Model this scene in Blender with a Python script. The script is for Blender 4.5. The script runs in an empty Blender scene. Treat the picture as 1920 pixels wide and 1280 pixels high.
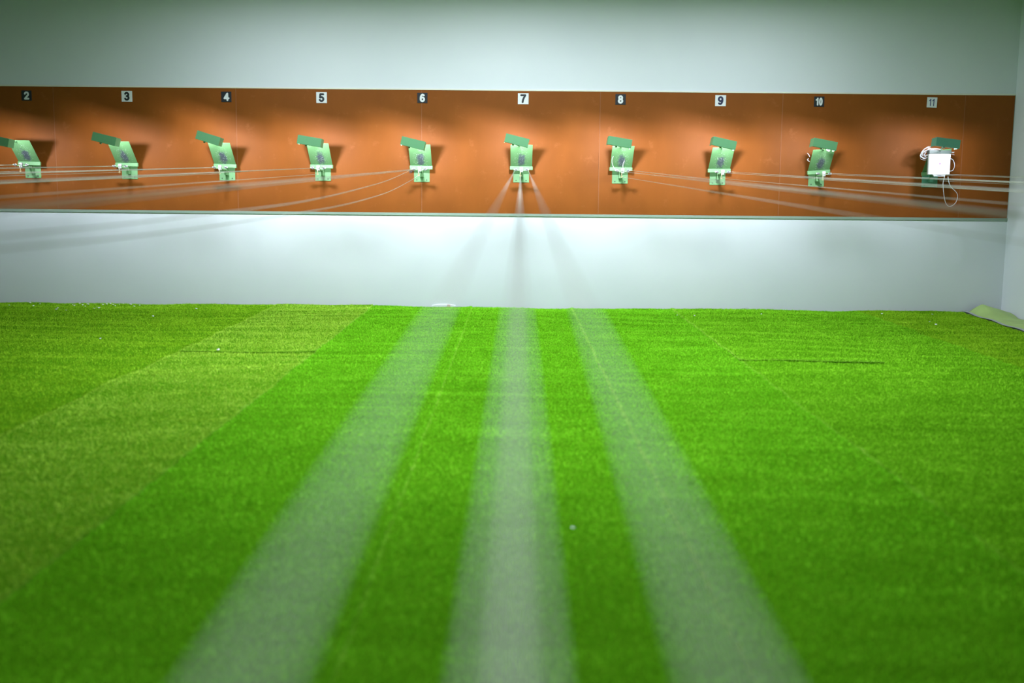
import bpy, bmesh, math, random
import numpy as np
from mathutils import Vector, Matrix, Euler

random.seed(7)
RNG = np.random.default_rng(11)
SC = bpy.context.scene
COL = SC.collection

# ------------------------------------------------------------------ camera
F_PX = 2075.3
PITCH, YAW, ROLL = 0.133912, -0.001466, 0.009443
CAM = Vector((0.0, 0.0, 1.154))
_f = Vector((math.sin(YAW) * math.cos(PITCH), math.cos(YAW) * math.cos(PITCH), -math.sin(PITCH)))
_r = Vector((math.cos(YAW), -math.sin(YAW), 0.0))
_u = _r.cross(_f)
RIGHT = _r * math.cos(ROLL) + _u * math.sin(ROLL)
UP = -_r * math.sin(ROLL) + _u * math.cos(ROLL)
FWD = _f
cd = bpy.data.cameras.new('camera')
cam = bpy.data.objects.new('camera', cd)
COL.objects.link(cam)
M3 = Matrix((RIGHT, UP, -FWD)).transposed()
cam.matrix_world = Matrix.Translation(CAM) @ M3.to_4x4()
cd.sensor_fit = 'HORIZONTAL'
cd.sensor_width = 36.0
cd.lens = F_PX / 1920.0 * 36.0
cd.clip_start = 0.02
cd.clip_end = 100
cd.dof.use_dof = True
cd.dof.focus_distance = 11.0
cd.dof.aperture_fstop = cd.lens / 26.0          # a fast lens, 26 mm entrance pupil
SC.camera = cam

# ------------------------------------------------------------------ world, exposure
w = bpy.data.worlds.new('world')
SC.world = w
w.use_nodes = True
w.node_tree.nodes['Background'].inputs[0].default_value = (0.55, 0.75, 0.7, 1)
w.node_tree.nodes['Background'].inputs[1].default_value = 0.06
SC.view_settings.view_transform = 'Standard'
SC.view_settings.look = 'None'
SC.view_settings.gamma = 1.0
SC.view_settings.use_curve_mapping = False
SC.view_settings.exposure = 0.0
SC.cycles.use_denoising = True
SC.cycles.max_bounces = 8

# lamp power (W)
TROFFERS = [(-2.1, 9.5, 48), (0.0, 9.5, 62), (2.1, 9.5, 46)]      # x, y, power of the ceiling lights before the target wall
TROFFERS_FILL = [(-1.7, 7.2, 56), (1.8, 7.2, 54), (0.1, 4.6, 60), (0.0, 0.5, 22)]  # unseen ceiling lights nearer the viewer, added to brighten turf and near cables
COOL = (0.91, 0.99, 1.07)
STATION_LAMP = {2: 6.2, 3: 7.4, 4: 10.5, 5: 12.0, 6: 13.0, 7: 13.0, 8: 12.0, 9: 12.0, 10: 7.0, 11: 5.2}

# ------------------------------------------------------------------ room measures
WALL_Y = 11.158          # face of the far wall
BOARD_Y = 11.15         # face of the orange boards
RIGHT_X = 4.93
LEFT_X = -6.6
CEIL_Z = 3.18
FLOOR_Z = -0.05


def ray(px, py):
    return RIGHT * ((px - 960.0) / F_PX) - UP * ((py - 640.0) / F_PX) + FWD


def at_y(px, py, Y):
    d = ray(px, py)
    return CAM + d * ((Y - CAM.y) / d.y)


def at_x(px, py, X):
    d = ray(px, py)
    return CAM + d * ((X - CAM.x) / d.x)


def at_z(px, py, Z=0.0):
    d = ray(px, py)
    return CAM + d * ((Z - CAM.z) / d.z)


# ------------------------------------------------------------------ materials
def nodes_of(name):
    m = bpy.data.materials.new(name)
    m.use_nodes = True
    nt = m.node_tree
    return m, nt, nt.nodes['Principled BSDF']


def mat(name, col, rough=0.5, metal=0.0, var=0.06, scale=12.0, bump=0.0, spec=0.5):
    m, nt, b = nodes_of(name)
    N, L = nt.nodes, nt.links
    tc = N.new('ShaderNodeTexCoord')
    nz = N.new('ShaderNodeTexNoise')
    nz.inputs['Scale'].default_value = scale
    nz.inputs['Detail'].default_value = 4
    L.new(tc.outputs['Object'], nz.inputs['Vector'])
    mp = N.new('ShaderNodeMapRange')
    mp.inputs['To Min'].default_value = 1 - var
    mp.inputs['To Max'].default_value = 1 + var
    L.new(nz.outputs['Fac'], mp.inputs['Value'])
    vm = N.new('ShaderNodeVectorMath')
    vm.operation = 'SCALE'
    vm.inputs[0].default_value = col
    L.new(mp.outputs['Result'], vm.inputs['Scale'])
    L.new(vm.outputs['Vector'], b.inputs['Base Color'])
    b.inputs['Roughness'].default_value = rough
    b.inputs['Metallic'].default_value = metal
    b.inputs['Specular IOR Level'].default_value = spec
    if bump:
        bp = N.new('ShaderNodeBump')
        bp.inputs['Strength'].default_value = bump
        bp.inputs['Distance'].default_value = 0.004
        L.new(nz.outputs['Fac'], bp.inputs['Height'])
        L.new(bp.outputs['Normal'], b.inputs['Normal'])
    return m


def plaster_mat():
    m, nt, b = nodes_of('white_plaster')
    N, L = nt.nodes, nt.links
    tc = N.new('ShaderNodeTexCoord')
    n1 = N.new('ShaderNodeTexNoise'); n1.inputs['Scale'].default_value = 1.3; n1.inputs['Detail'].default_value = 5
    n2 = N.new('ShaderNodeTexNoise'); n2.inputs['Scale'].default_value = 9.0; n2.inputs['Detail'].default_value = 6
    L.new(tc.outputs['Object'], n1.inputs['Vector']); L.new(tc.outputs['Object'], n2.inputs['Vector'])
    r = N.new('ShaderNodeValToRGB')
    r.color_ramp.elements[0].position = 0.25; r.color_ramp.elements[0].color = (0.67, 0.71, 0.76, 1)
    r.color_ramp.elements[1].position = 0.75; r.color_ramp.elements[1].color = (0.72, 0.755, 0.795, 1)
    L.new(n1.outputs['Fac'], r.inputs['Fac'])
    L.new(r.outputs['Color'], b.inputs['Base Color'])
    b.inputs['Roughness'].default_value = 0.75
    b.inputs['Specular IOR Level'].default_value = 0.25
    bp = N.new('ShaderNodeBump'); bp.inputs['Strength'].default_value = 0.12; bp.inputs['Distance'].default_value = 0.01
    L.new(n2.outputs['Fac'], bp.inputs['Height']); L.new(bp.outputs['Normal'], b.inputs['Normal'])
    return m


def board_mat():
    m, nt, b = nodes_of('orange_board')
    N, L = nt.nodes, nt.links
    tc = N.new('ShaderNodeTexCoord')
    mp = N.new('ShaderNodeMapping'); mp.inputs['Scale'].default_value = (1.0, 1.0, 0.45)
    L.new(tc.outputs['Object'], mp.inputs['Vector'])
    n1 = N.new('ShaderNodeTexNoise'); n1.inputs['Scale'].default_value = 2.6; n1.inputs['Detail'].default_value = 7; n1.inputs['Roughness'].default_value = 0.62
    L.new(mp.outputs['Vector'], n1.inputs['Vector'])
    r = N.new('ShaderNodeValToRGB')
    r.color_ramp.elements[0].position = 0.28; r.color_ramp.elements[0].color = (0.200, 0.055, 0.0045, 1)
    r.color_ramp.elements[1].position = 0.74; r.color_ramp.elements[1].color = (0.245, 0.069, 0.0065, 1)
    L.new(n1.outputs['Fac'], r.inputs['Fac'])
    # pale scuffs
    n2 = N.new('ShaderNodeTexNoise'); n2.inputs['Scale'].default_value = 7.0; n2.inputs['Detail'].default_value = 8; n2.inputs['Roughness'].default_value = 0.7
    L.new(tc.outputs['Object'], n2.inputs['Vector'])
    r2 = N.new('ShaderNodeValToRGB')
    r2.color_ramp.elements[0].position = 0.58; r2.color_ramp.elements[0].color = (0, 0, 0, 1)
    r2.color_ramp.elements[1].position = 0.80; r2.color_ramp.elements[1].color = (0.5, 0.5, 0.5, 1)
    L.new(n2.outputs['Fac'], r2.inputs['Fac'])
    mx = N.new('ShaderNodeMixRGB'); mx.inputs['Color2'].default_value = (0.38, 0.14, 0.045, 1)
    L.new(r2.outputs['Color'], mx.inputs['Fac']); L.new(r.outputs['Color'], mx.inputs['Color1'])
    # tiny white pellet marks
    v = N.new('ShaderNodeTexVoronoi'); v.inputs['Scale'].default_value = 5.0
    L.new(tc.outputs['Object'], v.inputs['Vector'])
    lt = N.new('ShaderNodeMath'); lt.operation = 'LESS_THAN'; lt.inputs[1].default_value = 0.035
    L.new(v.outputs['Distance'], lt.inputs[0])
    hs = N.new('ShaderNodeTexWhiteNoise'); L.new(v.outputs['Color'], hs.inputs['Vector'])
    gt = N.new('ShaderNodeMath'); gt.operation = 'GREATER_THAN'; gt.inputs[1].default_value = 0.72
    L.new(hs.outputs['Value'], gt.inputs[0])
    ml = N.new('ShaderNodeMath'); ml.operation = 'MULTIPLY'
    L.new(lt.outputs[0], ml.inputs[0]); L.new(gt.outputs[0], ml.inputs[1])
    mx2 = N.new('ShaderNodeMixRGB'); mx2.inputs['Color2'].default_value = (0.8, 0.75, 0.7, 1)
    L.new(ml.outputs[0], mx2.inputs['Fac']); L.new(mx.outputs['Color'], mx2.inputs['Color1'])
    L.new(mx2.outputs['Color'], b.inputs['Base Color'])
    b.inputs['Roughness'].default_value = 0.6
    b.inputs['Specular IOR Level'].default_value = 0.2
    return m


def turf_mat(name, c1, c2, c3):
    """Blades: diffuse with some light passing through; colour varies blade by blade and in soft drifts."""
    m = bpy.data.materials.new(name)
    m.use_nodes = True
    nt = m.node_tree
    N, L = nt.nodes, nt.links
    for n in list(N):
        N.remove(n)
    out = N.new('ShaderNodeOutputMaterial')
    geo = N.new('ShaderNodeNewGeometry')
    n1 = N.new('ShaderNodeTexNoise'); n1.inputs['Scale'].default_value = 55.0; n1.inputs['Detail'].default_value = 3
    L.new(geo.outputs['Position'], n1.inputs['Vector'])
    n2 = N.new('ShaderNodeTexNoise'); n2.inputs['Scale'].default_value = 3.0; n2.inputs['Detail'].default_value = 4
    L.new(geo.outputs['Position'], n2.inputs['Vector'])
    ad = N.new('ShaderNodeMath'); ad.operation = 'MULTIPLY_ADD'; ad.inputs[1].default_value = 0.75
    L.new(n1.outputs['Fac'], ad.inputs[0])
    h = N.new('ShaderNodeMath'); h.operation = 'MULTIPLY'; h.inputs[1].default_value = 0.25
    L.new(n2.outputs['Fac'], h.inputs[0]); L.new(h.outputs[0], ad.inputs[2])
    r = N.new('ShaderNodeValToRGB')
    e = r.color_ramp.elements
    e[0].position = 0.34; e[0].color = (*c1, 1)
    e[1].position = 0.66; e[1].color = (*c3, 1)
    k = e.new(0.5); k.color = (*c2, 1)
    L.new(ad.outputs[0], r.inputs['Fac'])
    # blades take part of their shading normal from the lie of the turf they stand on
    an = N.new('ShaderNodeAttribute'); an.attribute_name = 'turf_normal'
    v1 = N.new('ShaderNodeVectorMath'); v1.operation = 'SCALE'; v1.inputs['Scale'].default_value = 0.8
    L.new(an.outputs['Vector'], v1.inputs[0])
    v2 = N.new('ShaderNodeVectorMath'); v2.operation = 'ADD'
    L.new(v1.outputs['Vector'], v2.inputs[0]); L.new(geo.outputs['Normal'], v2.inputs[1])
    vn = N.new('ShaderNodeVectorMath'); vn.operation = 'NORMALIZE'
    L.new(v2.outputs['Vector'], vn.inputs[0])
    df = N.new('ShaderNodeBsdfDiffuse'); L.new(vn.outputs['Vector'], df.inputs['Normal']); L.new(r.outputs['Color'], df.inputs['Color'])
    tl = N.new('ShaderNodeBsdfTranslucent'); L.new(r.outputs['Color'], tl.inputs['Color'])
    mx = N.new('ShaderNodeMixShader'); mx.inputs['Fac'].default_value = 0.25
    L.new(df.outputs[0], mx.inputs[1]); L.new(tl.outputs[0], mx.inputs[2])
    L.new(mx.outputs[0], out.inputs['Surface'])
    return m


def plate_mat():
    """Green enamel with the grey pellet smear in the middle of the lower half (stain fixed to the plate)."""
    m, nt, b = nodes_of('green_enamel_pelleted')
    N, L = nt.nodes, nt.links
    tc = N.new('ShaderNodeTexCoord')
    oi = N.new('ShaderNodeObjectInfo')
    mp = N.new('ShaderNodeMapping')
    mp.inputs['Location'].default_value = (0.0, 0.072, -0.063)
    L.new(tc.outputs['Object'], mp.inputs['Vector'])
    ad = N.new('ShaderNodeVectorMath'); ad.operation = 'MULTIPLY'
    ad.inputs[1].default_value = (1 / 0.046, 1 / 0.16, 1 / 0.085)
    L.new(mp.outputs['Vector'], ad.inputs[0])
    ln = N.new('ShaderNodeVectorMath'); ln.operation = 'LENGTH'
    L.new(ad.outputs['Vector'], ln.inputs[0])
    nz = N.new('ShaderNodeTexNoise'); nz.noise_dimensions = '4D'
    nz.inputs['Scale'].default_value = 38.0; nz.inputs['Detail'].default_value = 5
    L.new(tc.outputs['Object'], nz.inputs['Vector'])
    sc = N.new('ShaderNodeMath'); sc.operation = 'MULTIPLY'; sc.inputs[1].default_value = 40.0
    L.new(oi.outputs['Random'], sc.inputs[0]); L.new(sc.outputs[0], nz.inputs['W'])
    s = N.new('ShaderNodeMath'); s.operation = 'MULTIPLY_ADD'; s.inputs[1].default_value = 1.3
    L.new(nz.outputs['Fac'], s.inputs[0]); L.new(ln.outputs['Value'], s.inputs[2])
    rg = N.new('ShaderNodeValToRGB')
    rg.color_ramp.elements[0].position = 0.72; rg.color_ramp.elements[0].color = (1, 1, 1, 1)
    rg.color_ramp.elements[1].position = 1.0; rg.color_ramp.elements[1].color = (0, 0, 0, 1)
    dv = N.new('ShaderNodeMath'); dv.operation = 'MULTIPLY'; dv.inputs[1].default_value = 0.62
    L.new(s.outputs[0], dv.inputs[0]); L.new(dv.outputs[0], rg.inputs['Fac'])
    mx = N.new('ShaderNodeMixRGB')
    mx.inputs['Color1'].default_value = (0.125, 0.275, 0.110, 1)
    mx.inputs['Color2'].default_value = (0.075, 0.09, 0.115, 1)
    L.new(rg.outputs['Color'], mx.inputs['Fac'])
    # white splash flecks around the smear
    v = N.new('ShaderNodeTexNoise'); v.noise_dimensions = '4D'; v.inputs['Scale'].default_value = 120.0; v.inputs['Detail'].default_value = 2
    L.new(tc.outputs['Object'], v.inputs['Vector']); L.new(sc.outputs[0], v.inputs['W'])
    rw = N.new('ShaderNodeValToRGB')
    rw.color_ramp.elements[0].position = 0.60; rw.color_ramp.elements[0].color = (0, 0, 0, 1)
    rw.color_ramp.elements[1].position = 0.67; rw.color_ramp.elements[1].color = (1, 1, 1, 1)
    L.new(v.outputs['Fac'], rw.inputs['Fac'])
    near = N.new('ShaderNodeMapRange'); near.inputs['From Min'].default_value = 0.9; near.inputs['From Max'].default_value = 1.9
    near.inputs['To Min'].default_value = 0.75; near.inputs['To Max'].default_value = 0.0
    L.new(ln.outputs['Value'], near.inputs['Value'])
    ml = N.new('ShaderNodeMath'); ml.operation = 'MULTIPLY'
    L.new(rw.outputs['Color'], ml.inputs[0]); L.new(near.outputs[0], ml.inputs[1])
    mx2 = N.new('ShaderNodeMixRGB'); mx2.inputs['Color2'].default_value = (0.62, 0.68, 0.66, 1)
    L.new(ml.outputs[0], mx2.inputs['Fac']); L.new(mx.outputs['Color'], mx2.inputs['Color1'])
    L.new(mx2.outputs['Color'], b.inputs['Base Color'])
    b.inputs['Roughness'].default_value = 0.42
    b.inputs['Specular IOR Level'].default_value = 0.5
    return m


def emit_mat(name, col, strength):
    m = bpy.data.materials.new(name)
    m.use_nodes = True
    nt = m.node_tree
    for n in list(nt.nodes):
        nt.nodes.remove(n)
    o = nt.nodes.new('ShaderNodeOutputMaterial')
    e = nt.nodes.new('ShaderNodeEmission')
    e.inputs[0].default_value = (*col, 1)
    e.inputs[1].default_value = strength
    nt.links.new(e.outputs[0], o.inputs[0])
    return m


PLASTER = plaster_mat()
CEILING = mat('grey_green_ceiling', (0.30, 0.36, 0.32), 0.9)
CONCRETE = mat('floor_concrete', (0.30, 0.33, 0.32), 0.9, var=0.15, bump=0.3)
BOARD = board_mat()
TRIMG = mat('grey_green_batten', (0.24, 0.32, 0.26), 0.6)
FILLER = mat('pale_joint_filler', (0.25, 0.08, 0.018), 0.7, var=0.25, scale=6)
TRIMC = mat('cream_batten', (0.75, 0.74, 0.64), 0.6)
GREEN = mat('green_enamel', (0.155, 0.335, 0.145), 0.45)
GREEND = mat('lamp_green_enamel', (0.15, 0.39, 0.195), 0.5)
TEAL = mat('teal_green_enamel', (0.10, 0.31, 0.22), 0.5)
PLATE = plate_mat()
STEEL = mat('zinc_steel', (0.30, 0.31, 0.33), 0.35, 0.8)
DARK = mat('dark_rubber', (0.03, 0.032, 0.035), 0.5)
WHITE = mat('white_plastic', (0.42, 0.45, 0.43), 0.4)
PAPER = mat('white_card', (0.84, 0.84, 0.86), 0.55)
BRASS = mat('brass', (0.65, 0.55, 0.33), 0.35, 0.5)
CABLE = mat('pale_nylon_cable', (0.40, 0.41, 0.355), 0.5)
CORDW = mat('white_cord', (0.55, 0.56, 0.55), 0.5)
NUMW = mat('number_white', (0.74, 0.76, 0.78), 0.5)
NUMK = mat('number_black', (0.012, 0.014, 0.02), 0.5)
NUMB = mat('number_navy', (0.03, 0.035, 0.16), 0.5)
PURPLE = mat('violet_print', (0.20, 0.08, 0.42), 0.5)
INK = mat('grey_print', (0.25, 0.22, 0.28), 0.5)
BACKING = mat('turf_backing', (0.06, 0.19, 0.004), 0.9, spec=0.0)
SHEET = mat('pale_green_sheet', (0.36, 0.50, 0.16), 0.6, var=0.25, scale=5.0)
EDGE = mat('grey_edge_tape', (0.33, 0.36, 0.35), 0.7)
BRICK = mat('bare_render', (0.55, 0.40, 0.36), 0.9, var=0.2, bump=0.5)
TUBE = emit_mat('lamp_tube_glow', (0.95, 1.0, 1.0), 12.0)
DIFFUSER = emit_mat('ceiling_diffuser_glow', COOL, 6.0)


# ------------------------------------------------------------------ mesh helpers
def bm_box(bm, c, s, rot=None, bevel=0.0):
    r = bmesh.ops.create_cube(bm, size=1.0)
    vs = r['verts']
    M = Matrix.Translation(Vector(c)) @ (rot.to_4x4() if rot else Matrix.Identity(4)) @ Matrix.Diagonal((s[0], s[1], s[2], 1))
    bmesh.ops.transform(bm, matrix=M, verts=vs)
    if bevel:
        es = list({e for v in vs for e in v.link_edges})
        bmesh.ops.bevel(bm, geom=es, offset=bevel, segments=2, affect='EDGES', profile=0.5)
    return vs


def bm_cyl(bm, a, b, r, seg=16, r2=None):
    a, b = Vector(a), Vector(b)
    d = b - a
    ret = bmesh.ops.create_cone(bm, cap_ends=True, segments=seg, radius1=r, radius2=r if r2 is None else r2, depth=d.length)
    q = d.to_track_quat('Z', 'Y')
    bmesh.ops.transform(bm, matrix=Matrix.Translation((a + b) / 2) @ q.to_matrix().to_4x4(), verts=ret['verts'])


def bm_torus(bm, c, R, r, axis='Y', seg=20, sub=8):
    rows = []
    for i in range(seg):
        t = 2 * math.pi * i / seg
        row = []
        for j in range(sub):
            p = 2 * math.pi * j / sub
            x, z, y = (R + r * math.cos(p)) * math.cos(t), (R + r * math.cos(p)) * math.sin(t), r * math.sin(p)
            v = (x, y, z) if axis == 'Y' else (y, x, z)
            row.append(bm.verts.new(Vector(c) + Vector(v)))
        rows.append(row)
    for i in range(seg):
        for j in range(sub):
            bm.faces.new((rows[i][j], rows[(i + 1) % seg][j], rows[(i + 1) % seg][(j + 1) % sub], rows[i][(j + 1) % sub]))


def bm_tube(bm, pts, r, seg=8):
    pts = [Vector(p) for p in pts]
    rings = []
    n = len(pts)
    prev = None
    for i, p in enumerate(pts):
        t = (pts[min(i + 1, n - 1)] - pts[max(i - 1, 0)]).normalized()
        if prev is None:
            up = Vector((0, 0, 1)) if abs(t.z) < 0.9 else Vector((1, 0, 0))
            a = t.cross(up).normalized()
        else:
            a = (prev - t * prev.dot(t)).normalized()
        prev = a
        b = t.cross(a)
        rings.append([bm.verts.new(p + (a * math.cos(2 * math.pi * k / seg) + b * math.sin(2 * math.pi * k / seg)) * r) for k in range(seg)])
    for i in range(n - 1):
        for k in range(seg):
            bm.faces.new((rings[i][k], rings[i][(k + 1) % seg], rings[i + 1][(k + 1) % seg], rings[i + 1][k]))
    bm.faces.new(rings[0][::-1])
    bm.faces.new(rings[-1])


def smooth(pts, n=6):
    """Catmull-Rom through the points."""
    P = [Vector(p) for p in pts]
    P = [P[0] * 2 - P[1]] + P + [P[-1] * 2 - P[-2]]
    out = []
    for i in range(1, len(P) - 2):
        for k in range(n):
            t = k / n
            a, b, c, d = P[i - 1], P[i], P[i + 1], P[i + 2]
            out.append(0.5 * ((2 * b) + (c - a) * t + (2 * a - 5 * b + 4 * c - d) * t * t + (3 * b - a - 3 * c + d) * t ** 3))
    out.append(P[-2])
    return out


def link(name, bm, m, parent=None, loc=None, rot=None, shade=False):
    bmesh.ops.recalc_face_normals(bm, faces=bm.faces)
    me = bpy.data.meshes.new(name)
    bm.to_mesh(me)
    bm.free()
    me.materials.append(m)
    if shade:
        for p in me.polygons:
            p.use_smooth = True
    o = bpy.data.objects.new(name, me)
    COL.objects.link(o)
    if parent:
        o.parent = parent
    if loc is not None:
        o.location = loc
    if rot is not None:
        o.rotation_euler = rot
    return o


def tag(o, label, cat, group=None, kind=None):
    o['label'] = label
    o['category'] = cat
    if group:
        o['group'] = group
    if kind:
        o['kind'] = kind
    return o


def empty(name, loc):
    o = bpy.data.objects.new(name, None)
    o.empty_display_size = 0.05
    o.location = loc
    COL.objects.link(o)
    return o


def structure(name, bm, m, label=None):
    o = link(name, bm, m)
    o['kind'] = 'structure'
    if label:
        o['label'] = label
    return o


# ------------------------------------------------------------------ room
def room():
    bm = bmesh.new(); bm_box(bm, ((LEFT_X + RIGHT_X) / 2, 5.0, FLOOR_Z - 0.05), (RIGHT_X - LEFT_X + 0.4, 13.0, 0.10))
    structure('floor', bm, CONCRETE, 'concrete floor under the turf')
    bm = bmesh.new(); bm_box(bm, ((LEFT_X + RIGHT_X) / 2, WALL_Y + 0.1, 1.65), (RIGHT_X - LEFT_X + 0.4, 0.2, 3.5))
    structure('wall_back', bm, PLASTER, 'white plastered wall behind the targets')
    bm = bmesh.new(); bm_box(bm, (RIGHT_X + 0.1, 5.0, 1.65), (0.2, 12.7, 3.5))
    structure('wall_right', bm, PLASTER, 'white plastered side wall')
    bm = bmesh.new(); bm_box(bm, (LEFT_X - 0.1, 5.0, 1.65), (0.2, 12.7, 3.5))
    structure('wall_left', bm, PLASTER, 'white plastered side wall')
    bm = bmesh.new(); bm_box(bm, ((LEFT_X + RIGHT_X) / 2, 5.0, CEIL_Z + 0.05), (RIGHT_X - LEFT_X + 0.4, 13.0, 0.10))
    structure('ceiling', bm, CEILING, 'plain ceiling')
    # battens along the lower and upper edge of the boards
    a, b = at_y(0, 398.5, BOARD_Y), at_y(1886, 413, BOARD_Y)
    zb = 0.943
    bm = bmesh.new(); bm_box(bm, ((LEFT_X + RIGHT_X) / 2, WALL_Y - 0.0045, zb - 0.014), (RIGHT_X - LEFT_X, 0.009, 0.026), bevel=0.002)
    structure('trim_1', bm, TRIMG, 'grey-green batten along the lower edge of the orange boards')
    bm = bmesh.new(); bm_box(bm, ((LEFT_X + RIGHT_X) / 2, WALL_Y - 0.005, 2.152), (RIGHT_X - LEFT_X, 0.010, 0.014), bevel=0.002)
    structure('trim_2', bm, TRIMC, 'thin cream batten along the upper edge of the orange boards')


room()


def ceiling_light(x, y, watt):
    t = empty('ceiling_light', (x, y, CEIL_Z))
    tag(t, 'long white ceiling light above the turf, out of view', 'ceiling light', 'ceiling lights over the range')
    bm = bmesh.new()
    bm_box(bm, (0, 0, -0.03), (1.30, 0.34, 0.06), bevel=0.006)
    link('housing', bm, WHITE, t)
    bm = bmesh.new()
    bm_box(bm, (0, 0, -0.062), (1.22, 0.26, 0.006))
    link('diffuser', bm, DIFFUSER, t)
    l = bpy.data.lights.new('ceiling_tube', 'AREA')
    l.shape = 'RECTANGLE'; l.size = 1.2; l.size_y = 0.24
    l.energy = watt; l.color = COOL; l.spread = math.radians(180 if y > 8 else 125 if y > 2 else 95)
    o = bpy.data.objects.new('ceiling_tube', l)
    COL.objects.link(o); o.parent = t; o.location = (0, 0, -0.072)


for x, y, p in TROFFERS + TROFFERS_FILL:
    ceiling_light(x, y, p)

# ------------------------------------------------------------------ orange backing boards
ZT = 2.145
ZB = 0.943
seams = [LEFT_X + 0.01]
for px, py in ((-240, 290), (104, 290), (444, 290), (790, 290), (1123, 290), (1463, 290), (1803, 290)):
    seams.append(at_y(px, py, BOARD_Y).x)
seams.append(RIGHT_X - 0.008)
where = ['far left end', 'behind stations 2 at the left edge of the photo', 'behind station 3', 'behind stations 4 and 5',
         'behind stations 6 and 7', 'behind stations 8 and 9', 'behind stations 10 and 11', 'narrow one in the corner right of station 11']
where[1] = 'behind station 2'
for i in range(len(seams) - 1):
    x0, x1 = seams[i], seams[i + 1]
    bm = bmesh.new()
    bm_box(bm, (0, 0, 0), (x1 - x0 - 0.0006, 0.007, ZT - ZB), bevel=0.0005)
    o = link('backing_board', bm, BOARD, loc=((x0 + x1) / 2, WALL_Y - 0.0040, (ZT + ZB) / 2))
    if 0 < i:
        bm = bmesh.new()
        bm_box(bm, (0, 0, 0), (0.007, 0.0012, ZT - ZB - 0.01), bevel=0.0004)
        link('joint_filler', bm, FILLER, o, (-(x1 - x0) / 2 + 0.004, -0.0036, 0))
    tag(o, 'orange painted backing board on the wall, ' + where[i], 'board', 'orange backing boards')

# ------------------------------------------------------------------ station numbers
NUM = {2: (50, 179.1, 18.6), 3: (238, 180.5, 20), 4: (424.5, 181.5, 19), 5: (603, 183, 20), 6: (792, 183.5, 19), 7: (981, 185, 20.2),
       8: (1163.5, 186.4, 19.4), 9: (1351, 188.6, 20.2), 10: (1535.8, 190.5, 19), 11: (1747.4, 192, 18.8)}


def arc(cx, cy, rx, ry, a0, a1, n=18):
    return [(cx + rx * math.cos(math.radians(a0 + (a1 - a0) * i / n)), cy + ry * math.sin(math.radians(a0 + (a1 - a0) * i / n))) for i in range(n + 1)]


SIX = [arc(.3, .33, .2, .23, 0, 360), [(.1, .33), (.1, .5), (.13, .68), (.21, .83), (.33, .9), (.47, .82)]]
GLYPH = {
    '0': [arc(.3, .5, .18, .40, 0, 360, 28)],
    '1': [[(.10, .70), (.24, .78), (.33, .90), (.33, .1)]],
    '2': [arc(.3, .67, .2, .23, 165, -25) + [(.1, .1), (.52, .1)]],
    '3': [arc(.29, .71, .18, .19, 155, -90) + arc(.29, .31, .20, .21, 90, -155)],
    '4': [[(.42, .1), (.42, .9), (.08, .32), (.56, .32)]],
    '5': [[(.49, .9), (.17, .9), (.13, .52)] + arc(.29, .33, .21, .23, 128, -155)],
    '6': SIX,
    '7': [[(.08, .9), (.53, .9), (.38, .62), (.28, .35), (.24, .1)]],
    '8': [arc(.3, .70, .17, .19, 0, 360), arc(.3, .31, .2, .21, 0, 360)],
    '9': [[(.6 - x, 1 - y) for x, y in st] for st in SIX]}


def digit_mesh(text, height, width, t, m):
    """Numerals of thick rounded strokes, lying in the XZ plane."""
    bm = bmesh.new()
    adv = 0.60 if len(text) == 1 else 0.56
    total = adv * len(text)
    sx, sz = height * width, height
    step = [0.0]

    def face(pts):
        step[0] += 0.000012
        vs = [bm.verts.new((p.x, -step[0], p.z)) for p in pts]
        f = bm.faces.new(vs)
        f.normal_update()
        if f.normal.y > 0:
            f.normal_flip()
    r_ = t * height / 2
    for gi, ch in enumerate(text):
        for st in GLYPH[ch]:
            P = [Vector(((x + gi * adv - total / 2 - (0.0 if len(text) == 1 else 0.02)) * sx, 0, (y - 0.5) * sz)) for x, y in st]
            for p in P:
                face([p + Vector((math.cos(a * math.pi / 6), 0, math.sin(a * math.pi / 6))) * r_ for a in range(12)])
            for a, b in zip(P, P[1:]):
                d = (b - a).normalized()
                q = Vector((-d.z, 0, d.x)) * r_
                face([a + q, b + q, b - q, a - q])
    me = bpy.data.meshes.new('numeral')
    bm.to_mesh(me)
    bm.free()
    me.materials.append(m)
    return me


for n, (px, py, s) in NUM.items():
    c = at_y(px, py, BOARD_Y)
    size = s / F_PX * (c - CAM).dot(FWD)
    black = n in (2, 4, 6, 8, 10)
    bm = bmesh.new()
    bm_box(bm, (0, 0, 0), (size, 0.004, size), bevel=0.001)
    o = link('number_plate', bm, NUMK if black else NUMW, loc=(c.x, BOARD_Y - 0.0015, c.z))
    if n == 11:
        o.rotation_euler = (0, math.radians(1.5), 0)
    inks = {True: NUMW, False: NUMK}[black] if n not in (9, 11) else NUMB
    if n == 9:
        inks = mat('number_dark_navy', (0.012, 0.014, 0.06), 0.5)
    me = digit_mesh(str(n), size * 0.78, 1.08 if n < 10 else 0.74, (0.235 if n < 10 else (0.185 if n == 10 else 0.11)), inks)
    d = bpy.data.objects.new('numeral', me)
    COL.objects.link(d)
    d.parent = o
    d.location = (0, -0.00205, 0)
    word = 'white number %d on a black square' % n if black else ('thin navy number 11 on a white square' if n == 11 else 'black number %d on a white square' % n)
    tag(o, word + ' at the top of the orange boards', 'number sign', 'station number squares')

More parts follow.
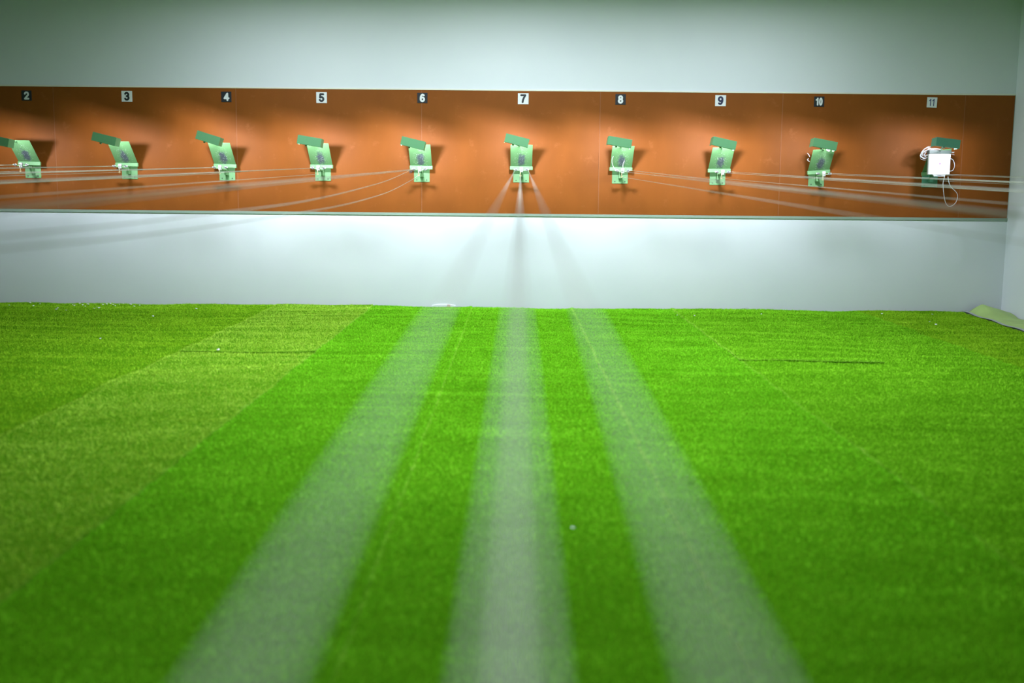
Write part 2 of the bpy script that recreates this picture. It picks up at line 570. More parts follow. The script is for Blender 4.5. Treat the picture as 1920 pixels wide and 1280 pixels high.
# ------------------------------------------------------------------ target stations
STN = {  # bracket bottom centre px, py ; lamp centre px, py, tilt deg ; plate tilt deg
    2: (63, 333.4, -6, 264, 12, 1.0), 3: (244, 335.6, 195, 261, 14, 0.5), 4: (426.7, 338, 390, 259.5, 17.5, 1.0), 5: (606, 339, 580, 265, 9.5, 0.5),
    6: (791, 341, 774, 269, 13.5, 0.5), 7: (977, 342, 969, 264, 14, 0.0), 8: (1162, 344, 1162, 267, 9.5, 0.0), 9: (1344.7, 346.6, 1358, 269, 12.5, -1.0),
    10: (1529.5, 349.5, 1547, 271, 11.0, -5.0), 11: (1742, 351, 1777.5, 268.5, 7.0, -7.0)}
LAMP_Y = BOARD_Y - 0.60
HEAD = 0.27             # how far the pulleys stand off the board
PIVOT_Z = 0.095         # of the plate above the bracket's lower edge


def build_station():
    t = empty('target_holder', (0, 0, 0))          # origin: lower edge of the wall bracket, on the board face; -Y towards the shooter
    parts = {}
    bm = bmesh.new()
    bm_box(bm, (0, -0.003, 0.075), (0.156, 0.006, 0.15), bevel=0.0015)
    bm_box(bm, (0, -0.035, 0.085), (0.03, 0.064, 0.07), bevel=0.002)
    parts['bracket'] = link('bracket', bm, GREEN, t)
    for s in (-1, 1):
        bm = bmesh.new()
        bm_cyl(bm, (0, 0, 0), (0, -0.006, 0), 0.006, 6)
        link('bolt', bm, DARK, t, (s * 0.05, -0.006, 0.020))
    # deflector plate, hinged at its lower edge and leaning out towards the shooter
    bm = bmesh.new()
    bm_box(bm, (0, -0.1175, 0.1005), (0.214, 0.003, 0.310), Matrix.Rotation(math.radians(49.5), 3, 'X'), bevel=0.001)
    parts['plate'] = link('deflector_plate', bm, PLATE, t, (0, -0.075, PIVOT_Z + 0.060))
    bm = bmesh.new()
    bm_box(bm, (0, 0, 0), (0.226, 0.022, 0.036), bevel=0.004)
    parts['lip'] = link('front_lip', bm, GREEN, t, (0, -0.080, PIVOT_Z + 0.045))
    # arm that carries the pulleys and the clamp
    bm = bmesh.new()
    bm_box(bm, (0, -0.165, PIVOT_Z + 0.008), (0.022, 0.20, 0.012), bevel=0.002)
    bm_box(bm, (0, -HEAD + 0.012, PIVOT_Z + 0.020), (0.125, 0.012, 0.010), bevel=0.002)
    link('pulley_arm', bm, GREEN, t)
    for s in (-1, 1):
        bm = bmesh.new()
        bm_torus(bm, (0, 0, 0), 0.0095, 0.0040, 'Y')
        bm_cyl(bm, (0, 0.006, 0), (0, -0.009, 0), 0.0045, 10)
        pu = link('pulley', bm, STEEL, t, (s * 0.052, -HEAD - 0.006, PIVOT_Z + 0.026), shade=True)
        bm = bmesh.new()
        bm_box(bm, (0, 0, 0), (0.010, 0.014, 0.014), bevel=0.002)
        link('pulley_fork', bm, WHITE, pu, (s * 0.018, 0.004, 0.002))
    bm = bmesh.new()
    bm_box(bm, (0, 0, 0.010), (0.030, 0.026, 0.024), bevel=0.003)
    for sx in (-0.012, -0.004, 0.004, 0.012):
        bm_box(bm, (sx, -0.006, -0.012), (0.004, 0.010, 0.024), bevel=0.001)
    parts['clamp'] = link('clamp', bm, WHITE, t, (0, -HEAD, PIVOT_Z + 0.026))
    bm = bmesh.new()
    bm_cyl(bm, (-0.008, 0, 0), (-0.008, 0, -0.058), 0.0045, 10)
    bm_torus(bm, (-0.008, 0, -0.058), 0.007, 0.0022, 'Y', 14, 6)
    link('cable_pin', bm, BRASS, parts['clamp'], (0, 0.0, 0.0), shade=True)
    # lamp: an open-backed channel on a thin strut, its tube inside
    lamp = bmesh.new()
    W2, H2, D2, th = 0.111, 0.039, 0.125, 0.0025
    bm_box(lamp, (0, -D2 / 2, 0), (2 * W2, th, 2 * H2))
    bm_box(lamp, (0, 0, H2), (2 * W2, D2, th))
    bm_box(lamp, (-W2, 0, 0), (th, D2, 2 * H2))
    bm_box(lamp, (W2, 0, 0), (th, D2, 2 * H2))
    bm_box(lamp, (0, -D2 / 2 + 0.012, -H2), (2 * W2, 0.024, th))
    parts['lamp'] = link('lamp_housing', lamp, GREEND, t)
    bm = bmesh.new()
    bm_cyl(bm, (-0.09, -0.048, 0.006), (0.09, -0.048, 0.006), 0.008, 10)
    link('lamp_tube', bm, TUBE, parts['lamp'])
    bm = bmesh.new()
    bm_box(bm, (-0.006, 0, 0), (0.018, 0.012, 0.014), bevel=0.002)
    link('cable_clip', bm, WHITE, parts['lamp'], (-0.02, -D2 / 2 + 0.02, -H2 - 0.007))
    parts['arm'] = link('lamp_strut', _strut_bm(), GREEND, t)
    return t, parts


def _strut_bm():
    bm = bmesh.new()
    bm_box(bm, (0, 0, 0.5), (0.012, 0.003, 1.0))
    return bm


def station_lamp(parent, watt):
    l = bpy.data.lights.new('station_lamp', 'AREA')
    l.shape = 'RECTANGLE'; l.size = 0.075; l.size_y = 0.045
    l.energy = watt; l.color = (0.95, 0.97, 1.12)
    l.spread = math.radians(180)
    o = bpy.data.objects.new('station_lamp', l)
    COL.objects.link(o)
    o.parent = parent
    o.location = (0, -0.038, 0.0)
    o.rotation_euler = (math.radians(90 - 8), 0, 0)   # towards the board and down
    return o


PROTO = None
STATION_POS = {}
SAY = {
    2: 'green target holder under black square 2, lamp box cut by the photo edge',
    3: 'green target holder under white square 3, lamp box hanging well to its left',
    4: 'green target holder under black square 4, most steeply tilted lamp box',
    5: 'green target holder under white square 5, on the orange boards',
    6: 'green target holder under black square 6, with slack cables hanging from it',
    7: 'green target holder under white square 7, cables running straight towards the viewer',
    8: 'green target holder under black square 8, white wire ends curling over its plate',
    9: 'green target holder under white square 9, lamp box right above its plate',
    10: 'crooked green target holder under black square 10, plate turned in its bracket',
    11: 'dark green target holder half hidden behind the white target box under 11'}


def copy_tree(o, parent=None):
    c = o.copy()
    COL.objects.link(c)
    if parent:
        c.parent = parent
    for ch in list(o.children):
        copy_tree(ch, c)
    return c


def child(t, name):
    for c in t.children:
        if c.name.split('.')[0] == name:
            return c


for n, (bx, by, lx, ly, lt, ptilt) in STN.items():
    P = at_y(bx, by, BOARD_Y)
    if PROTO is None:
        PROTO, _ = build_station()
        t = PROTO
        FIRST = t
    else:
        t = copy_tree(PROTO)
    t.location = P
    STATION_POS[n] = P.copy()
    tag(t, SAY[n], 'target holder', 'target holders')
    lamp = child(t, 'lamp_housing')
    lp = at_y(lx, ly, LAMP_Y - 0.055) - P + Vector((0, 0.055, 0))
    lamp.location = lp
    lamp.rotation_euler = (math.radians(-3), math.radians(lt - 0.5), 0)
    for nm in ('deflector_plate', 'front_lip'):
        child(t, nm).rotation_euler = (0, math.radians(ptilt), 0)
    # strut from behind the plate's upper edge to the lamp's bottom
    st = child(t, 'lamp_strut')
    a = Vector((-0.02, -0.295, PIVOT_Z + 0.25))
    b = lp + Vector((-0.02, 0.02, -0.028))
    d = b - a
    st.location = a
    st.rotation_mode = 'QUATERNION'
    st.rotation_quaternion = d.to_track_quat('Z', 'Y')
    st.scale = (1, 1, d.length)
    if n == 11:     # the target box takes the place of clamp and pulleys
        for o in [q for q in t.children_recursive if q.name.split('.')[0] in ('clamp', 'pulley', 'pulley_fork', 'pulley_arm', 'cable_pin')]:
            bpy.data.objects.remove(o)
        for nm in ('lamp_housing', 'bracket'):
            o = child(t, nm)
            o.data = o.data.copy()
            o.data.materials[0] = TEAL
        o = child(t, 'lamp_housing'); o['label'] = 'teal green lamp housing'
for n in STN:
    pass
# lights last, so that the copies above do not carry the first station's lamp
for o in [o for o in COL.objects if o.name.split('.')[0] == 'target_holder']:
    n = [k for k, p in STATION_POS.items() if (p - o.location).length < 1e-4][0]
    station_lamp(child(o, 'lamp_housing'), STATION_LAMP[n])
    if n == 8:      # two white wire ends curling in front of the plate
        for (pts) in (((1150, 293), (1147.5, 299), (1148, 306), (1151, 314), (1156, 319)), ((1171, 301), (1168.5, 306), (1168, 312), (1168.5, 318))):
            bm = bmesh.new()
            bm_tube(bm, smooth([at_y(x, y, BOARD_Y - HEAD - 0.02) - o.location for x, y in pts], 5), 0.0015, 6)
            link('wire_end', bm, CORDW, o)
    if n == 10:
        bm = bmesh.new()
        bm_box(bm, (0, 0, 0), (0.03, 0.02, 0.025), Matrix.Rotation(0.5, 3, 'Y'), bevel=0.004)
        link('white_connector', bm, WHITE, o, at_y(1553, 281, BOARD_Y - 0.45) - o.location)
        for (pts) in (((1514, 287), (1517, 291), (1518, 294)), ((1516, 297), (1514, 300), (1518, 303))):
            bm = bmesh.new()
            bm_tube(bm, smooth([at_y(x, y, BOARD_Y - 0.22) - o.location for x, y in pts], 4), 0.003, 6)
            link('wire_end', bm, CORDW, o)

# ------------------------------------------------------------------ cables
R_UP, R_LOW = 0.0016, 0.0013


def cable(pts, r, label, group):
    bm = bmesh.new()
    bm_tube(bm, pts, r, 8)
    o = link('target_cable', bm, CABLE, shade=True)
    tag(o, label, 'cable', group)
    return o


def line(a, b, n=24, sag=0.0):
    a, b = Vector(a), Vector(b)
    return [a.lerp(b, i / n) + Vector((0, 0, -4 * sag * (i / n) * (1 - i / n))) for i in range(n + 1)]


# lane 7: straight past the camera
p7 = STATION_POS[7]
hy = BOARD_Y - HEAD - 0.006
hz = PIVOT_Z + 0.026
EY = -0.6


def through(start, x0, z0):
    """Straight cable from the start point through (x0, z0) at the camera's plane, on to EY."""
    s = Vector(start)
    e = Vector((x0, 0.0, z0))
    return line(s, s + (e - s) * ((s.y - EY) / s.y), 30)


R7 = 0.0018
cable(through((p7.x - 0.058, hy, p7.z + hz), -0.0532, CAM.z - 0.102), R7, 'blurred pale cable from holder 7 to the viewer, left band of three', 'cables of station 7')
cable(through((p7.x + 0.064, hy, p7.z + hz), 0.0432, CAM.z - 0.102), R7, 'blurred pale cable from holder 7 to the viewer, right band of three', 'cables of station 7')
for dx, sd in ((-0.0042, 'left'), (0.0042, 'right')):
    cable(through((p7.x - 0.008 + dx * 0.5, hy, p7.z + hz - 0.058), -0.0015 + dx, CAM.z - 0.127), R7,
          'blurred pale cable from holder 7, %s strand of the doubled middle band' % sd, 'cables of station 7')

for n in (2, 3, 4, 5, 6, 8, 9, 10, 11):
    p = STATION_POS[n]
    ex = p.x * 1.0 - 0.02
    for s, sd in ((-1, 'left'), (1, 'right')):
        st = (p.x + s * 0.062, hy, p.z + hz + (0.004 if s > 0 else -0.003))
        cable(through(st, ex + s * 0.055, CAM.z - 0.098 - (0.012 if (s < 0 and n < 6) or (s > 0 and n > 7) else 0.0)), R_UP,
              'taut pale cable from the %s pulley of the target holder under number %d' % (sd, n), 'cables of the other stations')
    if n != 6:
        st = (p.x - 0.008, hy, p.z + hz - 0.060)
        cable(through(st, ex, CAM.z - 0.155), R_LOW, 'thin lower cable from the pin of the target holder under number %d' % n, 'cables of the other stations')
# lane 6: two slack cables, hanging in a plane along the lane
p6 = STATION_POS[6]
SL1 = ((767, 322.5), (730, 337), (680, 352), (620, 367), (555, 380), (480, 390.5), (400, 400), (250, 418), (100, 433), (-150, 456))
SL2 = ((787, 329), (767, 340), (730, 359), (680, 375), (630, 387), (562, 399), (480, 411.5), (375, 427), (250, 443), (75, 460), (-150, 480))
for pts, xs, lab in ((SL1, p6.x - 0.062, 'upper slack cable sagging from the target holder under number 6'),
                     (SL2, p6.x - 0.008, 'lower slack cable sagging most from the target holder under number 6')):
    W3 = []
    for i, (x, y) in enumerate(pts):
        q = at_x(x, y, xs - 0.012)
        q.y = min(q.y, hy)
        W3.append(q)
    W3[0] = Vector((xs, hy, p6.z + hz - (0.06 if pts is SL2 else 0.0)))
    cable(smooth(W3, 6), R_UP * 1.1, lab, 'cables of the other stations')
# small black snap hook where lane 6's cables meet the left pulley
bm = bmesh.new()
bm_torus(bm, (0, 0, 0), 0.009, 0.003, 'Y', 16, 6)
bm_cyl(bm, (0.006, 0, 0.004), (0.03, 0, 0.012), 0.003, 8)
o = link('snap_hook', bm, DARK, loc=(at_y(769.5, 322.5, hy)), shade=True)
tag(o, 'small black snap hook on the cables left of holder 6', 'hook')

# ------------------------------------------------------------------ white target box of station 11
TY = BOARD_Y - 0.315
c = at_y(1761.8, 307.5, TY)
k = (c - CAM).dot(FWD) / F_PX
box = empty('target_box', (c.x, TY, c.z))
tag(box, 'bright white square target box hanging in front of holder 11', 'target box')
bm = bmesh.new()
bm_box(bm, (0, 0.022, -0.6 * k), (41 * k, 0.036, 39 * k), bevel=0.006)
link('casing', bm, WHITE, box)
bm = bmesh.new()
bm_box(bm, (0, 0.001, -0.2 * k), (39 * k, 0.006, 37.5 * k), bevel=0.001)
link('target_card', bm, PAPER, box)
bm = bmesh.new()
bm_box(bm, (0, 0.030, 22.4 * k), (41.5 * k, 0.07, 6.5 * k), bevel=0.003)
link('top_cover', bm, mat('grey_green_cover', (0.05, 0.07, 0.06), 0.5), box)
bm = bmesh.new()
v = [(-13, -19.5), (13, -19.5), (9, -23), (-8.5, -23)]
f1 = [bm.verts.new((x * k, -0.004, z * k)) for x, z in v]
f2 = [bm.verts.new((x * k, 0.03, z * k)) for x, z in v]
bm.faces.new(f1); bm.faces.new(f2[::-1])
for i in range(4):
    bm.faces.new((f1[i], f1[(i + 1) % 4], f2[(i + 1) % 4], f2[i]))
hd = link('handle_tab', bm, WHITE, box)
bm = bmesh.new()
bm_box(bm, (0, -0.006, -20.7 * k), (6.5 * k, 0.004, 1.5 * k), bevel=0.001)
link('slot', bm, INK, hd)
bm = bmesh.new()
bm_torus(bm, (0.3 * k, -0.0035, 0.8 * k), 1.75 * k, 0.40 * k, 'Y', 24, 6)
bm_cyl(bm, (0.3 * k, -0.002, 0.8 * k), (0.3 * k, -0.0045, 0.8 * k), 1.0 * k, 16)
link('bullseye', bm, PURPLE, box)
bm = bmesh.new()
bm_box(bm, (-8.5 * k, -0.003, -10.3 * k), (3.4 * k, 0.002, 0.8 * k))
bm_box(bm, (-9.4 * k, -0.003, -9.4 * k), (1.0 * k, 0.002, 0.9 * k))
link('print_mark', bm, INK, box)

# cord loop under it
CY = TY - 0.012
pts = [(1771.5, 329), (1770, 335), (1768.2, 343), (1768.6, 355), (1770.5, 370), (1773, 380), (1777, 385.5), (1781, 386.8), (1786, 385), (1792, 379.5),
       (1795.2, 371), (1795, 364), (1791, 358), (1785, 352.5), (1781, 346.5), (1778.5, 339), (1777.5, 331)]
bm = bmesh.new()
bm_tube(bm, smooth([at_y(x, y, CY) for x, y in pts], 5), 0.0026, 8)
o = link('white_cord', bm, CORDW, shade=True)
tag(o, 'white cord hanging in a loop below the white target box', 'cord')
pts = [(1782, 297), (1787, 300), (1789.5, 307), (1789, 314), (1786, 319.5), (1781, 321)]
bm = bmesh.new()
bm_tube(bm, smooth([at_y(x, y, TY + 0.03) for x, y in pts], 5), 0.0028, 8)
o = link('white_cord', bm, CORDW, shade=True)
tag(o, 'short white cord bowing out of the right side of the target box', 'cord')
# tangle of white wire behind and above the box
bm = bmesh.new()
r = random.Random(5)
for i in range(8):            # loops hanging over the left corner
    cx_, cy_ = 1740 + r.uniform(-3, 4), 287 + r.uniform(-3, 4)
    rx_, ry_, rot_ = r.uniform(8, 15), r.uniform(4, 9), r.uniform(-0.9, -0.2)
    pp = []
    for j in range(9):
        a = 0.6 + j / 8 * r.uniform(4.6, 5.4)
        u, v_ = rx_ * math.cos(a), ry_ * math.sin(a)
        pp.append(at_y(cx_ + u * math.cos(rot_) - v_ * math.sin(rot_), cy_ + u * math.sin(rot_) + v_ * math.cos(rot_), TY + 0.075 + 0.035 * math.sin(a + i)))
    bm_tube(bm, smooth(pp, 4), 0.0022, 6)
for i in range(4):            # strands running along the top to the right
    pp = [at_y(1738 + 13 * j + r.uniform(-2, 2), 279 + 1.5 * i - 4 * math.sin(j * 1.1) * (1 - j / 5) + j * 1.5 * r.uniform(0.4, 1.2), TY + 0.07) for j in range(5)]
    bm_tube(bm, smooth(pp, 4), 0.0022, 6)
o = link('wire_tangle', bm, CORDW, shade=True)
tag(o, 'tangled bundle of thin white wire above the left corner of the target box', 'wire', None, 'thing')

# ------------------------------------------------------------------ artificial turf
def vnoise(x, y, seed):
    """Smooth value noise in numpy."""
    rg = np.random.default_rng(seed)
    T = rg.random((256, 256)).astype(np.float32)
    xi, yi = np.floor(x).astype(int), np.floor(y).astype(int)
    xf, yf = x - xi, y - yi
    xf = xf * xf * (3 - 2 * xf); yf = yf * yf * (3 - 2 * yf)
    a = T[xi & 255, yi & 255]; b = T[(xi + 1) & 255, yi & 255]
    c_ = T[xi & 255, (yi + 1) & 255]; d = T[(xi + 1) & 255, (yi + 1) & 255]
    return (a * (1 - xf) + b * xf) * (1 - yf) + (c_ * (1 - xf) + d * xf) * yf - 0.5


def turf_height(x, y, seed):
    h = 0.014 * vnoise(x * 0.9 + 3, y * 5.5 + 0.8 * vnoise(x * 0.7, y * 0.7, 5) * 4, seed)
    h += 0.006 * vnoise(x * 1.5 + 9, y * 11.0, seed + 1)
    h += 0.012 * vnoise(x * 2.2, y * 2.0, seed + 2)
    return h


def turf_strip(x0, x1, y0, y1, seed, m, label, raise_l=0.0, raise_r=0.0, raise_front=0.0, wall_lift=0.0, base=0.0, dens=15000, lean=(0, 0), right_edge=None, amp=1.0, blade_h=0.014, pale=''):
    """One roll of turf: backing mesh with its pile as a second mesh of blades."""
    def H(x, y):
        h = base + amp * turf_height(x, y, 60)
        h = h + raise_l * np.exp(-((x - x0) / 0.035) ** 2) + raise_r * np.exp(-((x - x1) / 0.035) ** 2)
        h = h + raise_front * np.exp(-((y - y0) / 0.07) ** 2)
        h = h + (wall_lift + 0.012 * vnoise(x * 3.1 + 40, x * 0, seed)) * np.clip((y - (y1 - 0.14)) / 0.14, 0, 1) ** 2
        return h

    def XR(y):
        return x1 if right_edge is None else np.minimum(x1, right_edge(y))
    cx, cy = (x0 + x1) / 2, y0
    nx, ny = 16, int((y1 - y0) / 0.03)
    ys = np.linspace(y0, y1, ny)
    us = np.linspace(0, 1, nx)
    Y, U = np.meshgrid(ys, us, indexing='ij')
    X = x0 + (XR(Y) - x0) * U
    Z = H(X, Y)
    co = np.stack([X - cx, Y - cy, Z], -1).reshape(-1, 3)
    n = len(co)
    idx = np.arange(n).reshape(ny, nx)
    q = np.stack([idx[:-1, :-1], idx[:-1, 1:], idx[1:, 1:], idx[1:, :-1]], -1).reshape(-1, 4)
    # a skirt so that the roll has thickness
    rim = np.concatenate([idx[0, :], idx[1:, -1], idx[-1, -2::-1], idx[-2:0:-1, 0]])
    low = co[rim].copy(); low[:, 2] -= 0.008
    li = np.arange(n, n + len(rim))
    q2 = np.stack([rim, li, np.roll(li, -1), np.roll(rim, -1)], -1)
    me = bpy.data.meshes.new('turf_strip')
    me.from_pydata(np.concatenate([co, low]).tolist(), [], np.concatenate([q, q2]).tolist())
    me.materials.append(BACKING)
    o = bpy.data.objects.new('turf_strip', me)
    COL.objects.link(o)
    o.location = (cx, cy, 0)
    tag(o, label, 'artificial turf', 'turf strips')
    # pile
    K = int((x1 - x0) * (y1 - y0) * dens)
    rg = np.random.default_rng(seed + 77)
    by_ = y0 + (y1 - y0) * rg.random(K)
    ux_ = rg.random(K)
    nf = K // 24
    ux_[:nf] = rg.random(nf) * 0.012
    ux_[nf:2 * nf] = 1 - rg.random(nf) * 0.012
    by_[2 * nf:3 * nf] = y0 + rg.random(nf) ** 2 * 0.03
    bx_ = x0 + (XR(by_) - x0) * ux_
    bz = H(bx_, by_)
    sink = np.zeros(K); sink[:3 * nf] = 0.008 * rg.random(3 * nf)
    e = 0.01
    gx = (H(bx_ + e, by_) - bz) / e
    gy = (H(bx_, by_ + e) - bz) / e
    clump = vnoise(bx_ * 45, by_ * 45, seed + 5) + 0.6 * vnoise(bx_ * 14, by_ * 14, seed + 6)
    hh = blade_h * (0.7 + 0.5 * rg.random(K) + 0.65 * clump)
    ang = rg.random(K) * 2 * math.pi
    wd = 0.0016 + 0.0012 * rg.random(K)
    dx, dy = np.cos(ang) * wd, np.sin(ang) * wd
    lx = lean[0] + 0.55 * rg.standard_normal(K) - gx
    ly = lean[1] + 0.55 * rg.standard_normal(K) - gy
    lx -= 0.9 * np.exp(-((bx_ - x0) / 0.012) ** 2) - 0.9 * np.exp(-((bx_ - XR(by_)) / 0.012) ** 2)
    ly -= 1.6 * np.exp(-((by_ - y0) / 0.02) ** 2)
    nrm = 1 / np.sqrt(1 + lx * lx + ly * ly)
    base3 = np.stack([bx_ - cx, by_ - cy, bz - 0.001 - sink], -1)
    off = np.stack([dx, dy, 0 * dx], -1)
    tip = base3 + np.stack([lx * nrm, ly * nrm, nrm], -1) * hh[:, None]
    V = np.empty((K, 3, 3), np.float32)
    V[:, 0] = base3 - off; V[:, 1] = base3 + off; V[:, 2] = tip
    pm = bpy.data.meshes.new('pile')
    pm.vertices.add(K * 3)
    pm.vertices.foreach_set('co', V.ravel())
    pm.loops.add(K * 3)
    pm.loops.foreach_set('vertex_index', np.arange(K * 3, dtype=np.int32))
    pm.polygons.add(K)
    pm.polygons.foreach_set('loop_start', np.arange(0, K * 3, 3, dtype=np.int32))
    pm.update(calc_edges=True)
    gl = np.sqrt(1 + gx * gx + gy * gy)
    gn = np.repeat(np.stack([-gx / gl, -gy / gl, 1 / gl], -1), 3, axis=0).astype(np.float32)
    at = pm.attributes.new('turf_normal', 'FLOAT_VECTOR', 'POINT')
    at.data.foreach_set('vector', gn.ravel())
    pm.materials.append(m)
    if pale:        # bent pile along a cut edge, painted paler for the light it catches: l, r and f for the left, right and front edges
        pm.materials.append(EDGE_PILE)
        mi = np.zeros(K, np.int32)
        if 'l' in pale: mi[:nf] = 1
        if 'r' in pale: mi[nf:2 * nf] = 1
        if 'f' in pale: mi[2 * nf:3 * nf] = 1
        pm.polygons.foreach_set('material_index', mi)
    p = bpy.data.objects.new('pile', pm)
    COL.objects.link(p)
    p.parent = o
    p['kind'] = 'stuff'
    return o


G_DEEP = turf_mat('turf_deep_green', (0.11, 0.37, 0.008), (0.21, 0.64, 0.018), (0.36, 0.84, 0.045))
G_MID = turf_mat('turf_mid_green', (0.125, 0.37, 0.009), (0.245, 0.64, 0.020), (0.41, 0.84, 0.05))
G_PALE = turf_mat('turf_pale_green', (0.24, 0.45, 0.022), (0.41, 0.70, 0.055), (0.60, 0.88, 0.12))
G_OLIVE = turf_mat('turf_olive_green', (0.155, 0.35, 0.008), (0.29, 0.58, 0.020), (0.46, 0.78, 0.045))
EDGE_PILE = turf_mat('turf_edge_light_painted', (0.28, 0.55, 0.03), (0.40, 0.74, 0.07), (0.54, 0.88, 0.14))  # lighter greens paint in the light caught by the bent edge blades

e0, e1 = at_z(1801, 584), at_z(1921, 623)
slope = (e1.x - e0.x) / (e1.y - e0.y)


def right_edge(y):
    return e0.x + (y - e0.y) * slope * np.ones_like(y)


YN, YF = 1.2, WALL_Y - 0.035
turf_strip(-5.40, -4.42, 5.0, YF, 100, G_OLIVE, 'olive green turf strip leftmost against the far wall', dens=12000)
turf_strip(-4.41, -3.41, 4.0, YF, 110, G_OLIVE, 'olive green turf strip under stations 2 and 3, strewn with white scraps', dens=13000)
turf_strip(-3.408, -2.410, 1.6, YF, 120, G_OLIVE, 'olive green turf strip ending at a dark seam left of the pale strips', dens=14000, wall_lift=0.004)
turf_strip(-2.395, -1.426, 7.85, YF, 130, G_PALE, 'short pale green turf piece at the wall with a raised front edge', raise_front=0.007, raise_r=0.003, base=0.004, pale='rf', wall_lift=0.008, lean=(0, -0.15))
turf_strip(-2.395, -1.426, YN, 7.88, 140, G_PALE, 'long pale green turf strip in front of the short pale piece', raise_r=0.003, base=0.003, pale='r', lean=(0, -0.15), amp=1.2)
turf_strip(-1.425, -0.427, YN, YF, 150, G_DEEP, 'deep green turf strip under the left blurred cable', raise_r=0.007, lean=(0, 0.12))
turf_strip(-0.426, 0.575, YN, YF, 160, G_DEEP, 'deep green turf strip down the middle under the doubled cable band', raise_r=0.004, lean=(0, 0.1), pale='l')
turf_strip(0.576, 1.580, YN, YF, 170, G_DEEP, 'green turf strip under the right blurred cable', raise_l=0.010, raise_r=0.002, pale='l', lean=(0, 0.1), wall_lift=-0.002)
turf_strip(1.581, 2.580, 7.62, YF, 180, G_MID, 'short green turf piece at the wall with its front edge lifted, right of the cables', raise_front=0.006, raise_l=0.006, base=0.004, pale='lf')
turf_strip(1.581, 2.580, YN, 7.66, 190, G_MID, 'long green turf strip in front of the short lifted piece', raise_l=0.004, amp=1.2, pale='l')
turf_strip(2.590, 3.450, 1.6, YF, 200, G_MID, 'green turf strip bounded by a dark seam at right', dens=14000)
turf_strip(3.462, 4.75, 3.4, YF, 210, G_OLIVE, 'olive green turf strip at the right with a slanting grey edge', dens=12000, right_edge=right_edge, wall_lift=0.006)

# grey tape along the slanting edge of the right strip
bm = bmesh.new()
prev = None
for i in range(40):
    y = YF - i * 0.14
    if y < 5.2:
        break
    x = float(right_edge(np.array([y]))[0])
    z = 0.008 + 0.006 * math.sin(i * 1.3)
    cur = [bm.verts.new(Vector((x - 0.01, y, z + 0.004))), bm.verts.new(Vector((x + 0.022, y, z + 0.006))), bm.verts.new(Vector((x + 0.026, y, FLOOR_Z + 0.003)))]
    if prev:
        for a in range(2):
            bm.faces.new((prev[a], prev[a + 1], cur[a + 1], cur[a]))
    prev = cur
o = link('edge_tape', bm, EDGE)
tag(o, 'grey edge tape along the slanting right edge of the turf', 'edge tape')

# crumpled pale green sheet between the turf and the right wall
bm = bmesh.new()
NU, NV = 36, 60
grid = []
ridge = [(1818, 588), (1835, 582.5), (1850, 579), (1868, 578.5), (1882, 579.5), (1895, 586), (1905, 589), (1925, 593)]
for j in range(NV):
    row = []
    v_ = j / (NV - 1)
    y = 11.10 - v_ * 5.5
    xl = float(right_edge(np.array([y]))[0]) + 0.03
    xr = RIGHT_X - 0.015
    for i in range(NU):
        u_ = i / (NU - 1)
        x = xl + (xr - xl) * u_
        xx, yy = np.array([x]), np.array([y])
        h = 0.005 + 0.05 * float(vnoise(xx * 4.3, yy * 3.1, 401)[0] + 0.5) * min(1, u_ * 3) * 0.9
        h += 0.05 * float(vnoise(xx * 9, yy * 7, 402)[0] + 0.5) * 0.6 * min(1, u_ * 3)
        h += 0.062 * math.exp(-((x - 4.70) / 0.15) ** 4) * math.exp(-((y - 10.95) / 0.30) ** 2)
        row.append(bm.verts.new((x, y, FLOOR_Z + 0.004 + h)))
    grid.append(row)
for j in range(NV - 1):
    for i in range(NU - 1):
        bm.faces.new((grid[j][i], grid[j][i + 1], grid[j + 1][i + 1], grid[j + 1][i]))
o = link('crumpled_sheet', bm, SHEET, shade=True)
sm = o.modifiers.new('thickness', 'SOLIDIFY'); sm.thickness = 0.002
tag(o, 'crumpled pale green plastic sheet on the floor in the right corner', 'sheet')

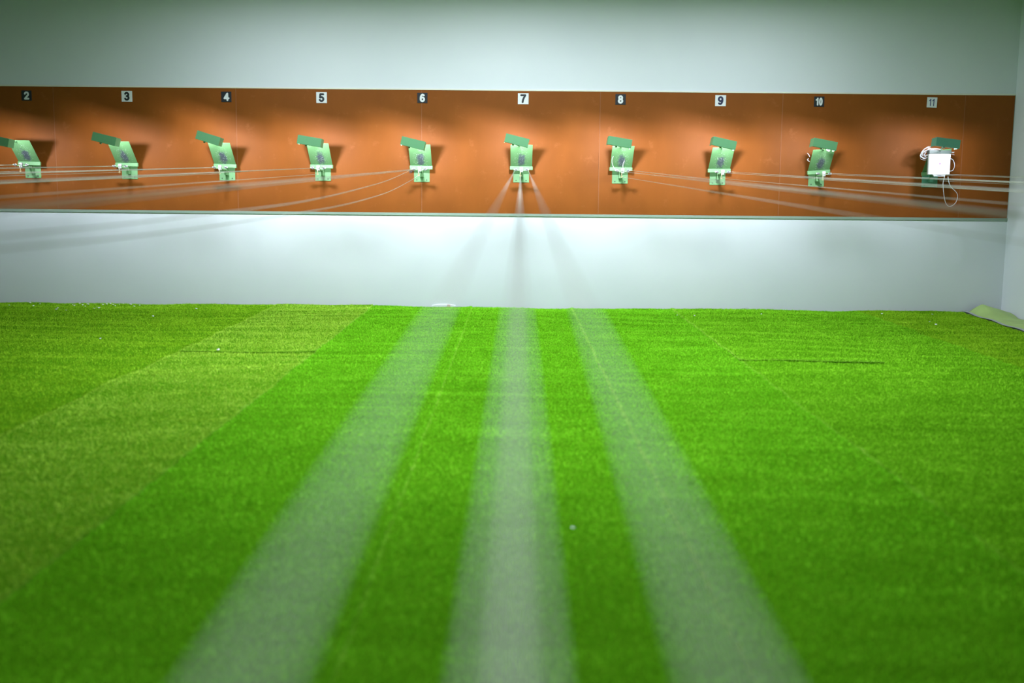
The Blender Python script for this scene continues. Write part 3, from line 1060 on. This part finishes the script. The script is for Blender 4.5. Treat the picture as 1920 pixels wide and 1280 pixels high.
# ------------------------------------------------------------------ scraps and flaked plaster
SCR = [(17, 572), (57, 567.5), (75, 569.5), (63, 573), (108, 577), (106, 580), (124, 581.5), (136, 571), (140, 572.5), (150, 568.5), (155, 571.5), (160, 574), (165, 570),
       (177, 578), (181, 575.5), (186, 577), (193, 571), (200, 570), (207, 569), (212, 571), (216, 573), (224, 570.5), (232, 569), (245, 570.5), (252, 574), (262, 572),
       (287, 592.5), (188, 634.5), (368, 578.5), (409, 655.5), (1302, 591.5), (1270, 590.5), (1428, 588.5), (1743, 603), (1755, 608), (1748, 589), (1654, 588), (1075, 990)]
base_scrap = None
for i, (x, y) in enumerate(SCR):
    q = at_z(x, y, 0.014)
    q.y = min(q.y, WALL_Y - 0.05)
    if base_scrap is None:
        bm = bmesh.new()
        vs = [bm.verts.new((0.012 * math.cos(a) * s_, 0.010 * math.sin(a) * s_, z_)) for a, s_, z_ in ((0, 1, 0.004), (1.1, .8, 0), (2.2, 1.1, .006), (3.3, .9, .001), (4.5, 1, .005), (5.4, .7, 0))]
        c_ = bm.verts.new((0, 0, 0.006))
        for a in range(6):
            bm.faces.new((c_, vs[a], vs[(a + 1) % 6]))
        rr = bmesh.ops.extrude_face_region(bm, geom=bm.faces[:])
        bmesh.ops.translate(bm, verts=[g for g in rr['geom'] if isinstance(g, bmesh.types.BMVert)], vec=(0, 0, -0.003))
        s = base_scrap = link('paper_scrap', bm, PAPER)
    else:
        s = base_scrap.copy()
        COL.objects.link(s)
    s.location = q
    kk = random.uniform(0.55, 1.25)
    s.scale = (kk, kk, kk)
    s.rotation_euler = (random.uniform(-0.3, 0.3), random.uniform(-0.3, 0.3), random.uniform(0, 6.28))
    lab = 'tiny white scrap lying on the turf by the far wall'
    if x < 270:
        lab = 'tiny white scrap on the olive turf below stations 2 and 3'
    if x == 1075:
        lab = 'single pale speck lying on the middle turf strip, nearest the viewer'
    elif x in (287, 188, 368, 409):
        lab = 'lone tiny white scrap out on the left-hand turf, away from the wall'
    elif 1260 < x < 1440:
        lab = 'tiny white scrap on the turf below stations 8 and 9'
    elif x > 1600:
        lab = 'tiny white scrap on the turf below stations 10 and 11'
    tag(s, lab, 'scrap', 'white scraps on the turf')


def lump(name, px, py, wpx, hpx, m, label, cat, seed):
    c_ = at_y(px, py, WALL_Y - 0.02)
    k_ = (c_ - CAM).dot(FWD) / F_PX
    bm = bmesh.new()
    top = []
    n_ = 14
    rg = random.Random(seed)
    rows = []
    for j in range(4):
        row = []
        for i in range(n_):
            u = i / (n_ - 1)
            hh = hpx * k_ * math.sin(math.pi * u) ** 0.7 * (0.8 + 0.4 * rg.random())
            row.append(bm.verts.new(((u - 0.5) * wpx * k_, 0.018 - 0.010 * j / 3, hh * (1 - (j / 3) ** 2) + (0.004 if j < 3 else -0.03))))
        rows.append(row)
    for j in range(3):
        for i in range(n_ - 1):
            bm.faces.new((rows[j][i], rows[j][i + 1], rows[j + 1][i + 1], rows[j + 1][i]))
    o = link(name, bm, m, loc=(c_.x, WALL_Y - 0.02, c_.z))
    sm = o.modifiers.new('thickness', 'SOLIDIFY'); sm.thickness = 0.004
    tag(o, label, cat)
    return o


lump('plaster_flake', 832, 574, 44, 3.0, PLASTER, 'lifted white plaster flake at the foot of the wall below station 6', 'plaster flake', 3)
lump('plaster_crumb', 836, 573.5, 26, 2.0, BRICK, 'reddish crumb of bare render under the lifted plaster flake', 'render crumb', 4)
bm = bmesh.new()
bm_tube(bm, smooth([at_y(x, y, WALL_Y - 0.02) for x, y in ((1385, 583), (1391, 578.5), (1397, 577.5), (1403, 577.6), (1402.5, 583))], 4), 0.003, 6)
o = link('wire_stub', bm, WHITE)
tag(o, 'small bent white wire stub sticking up from the turf below station 9', 'wire')
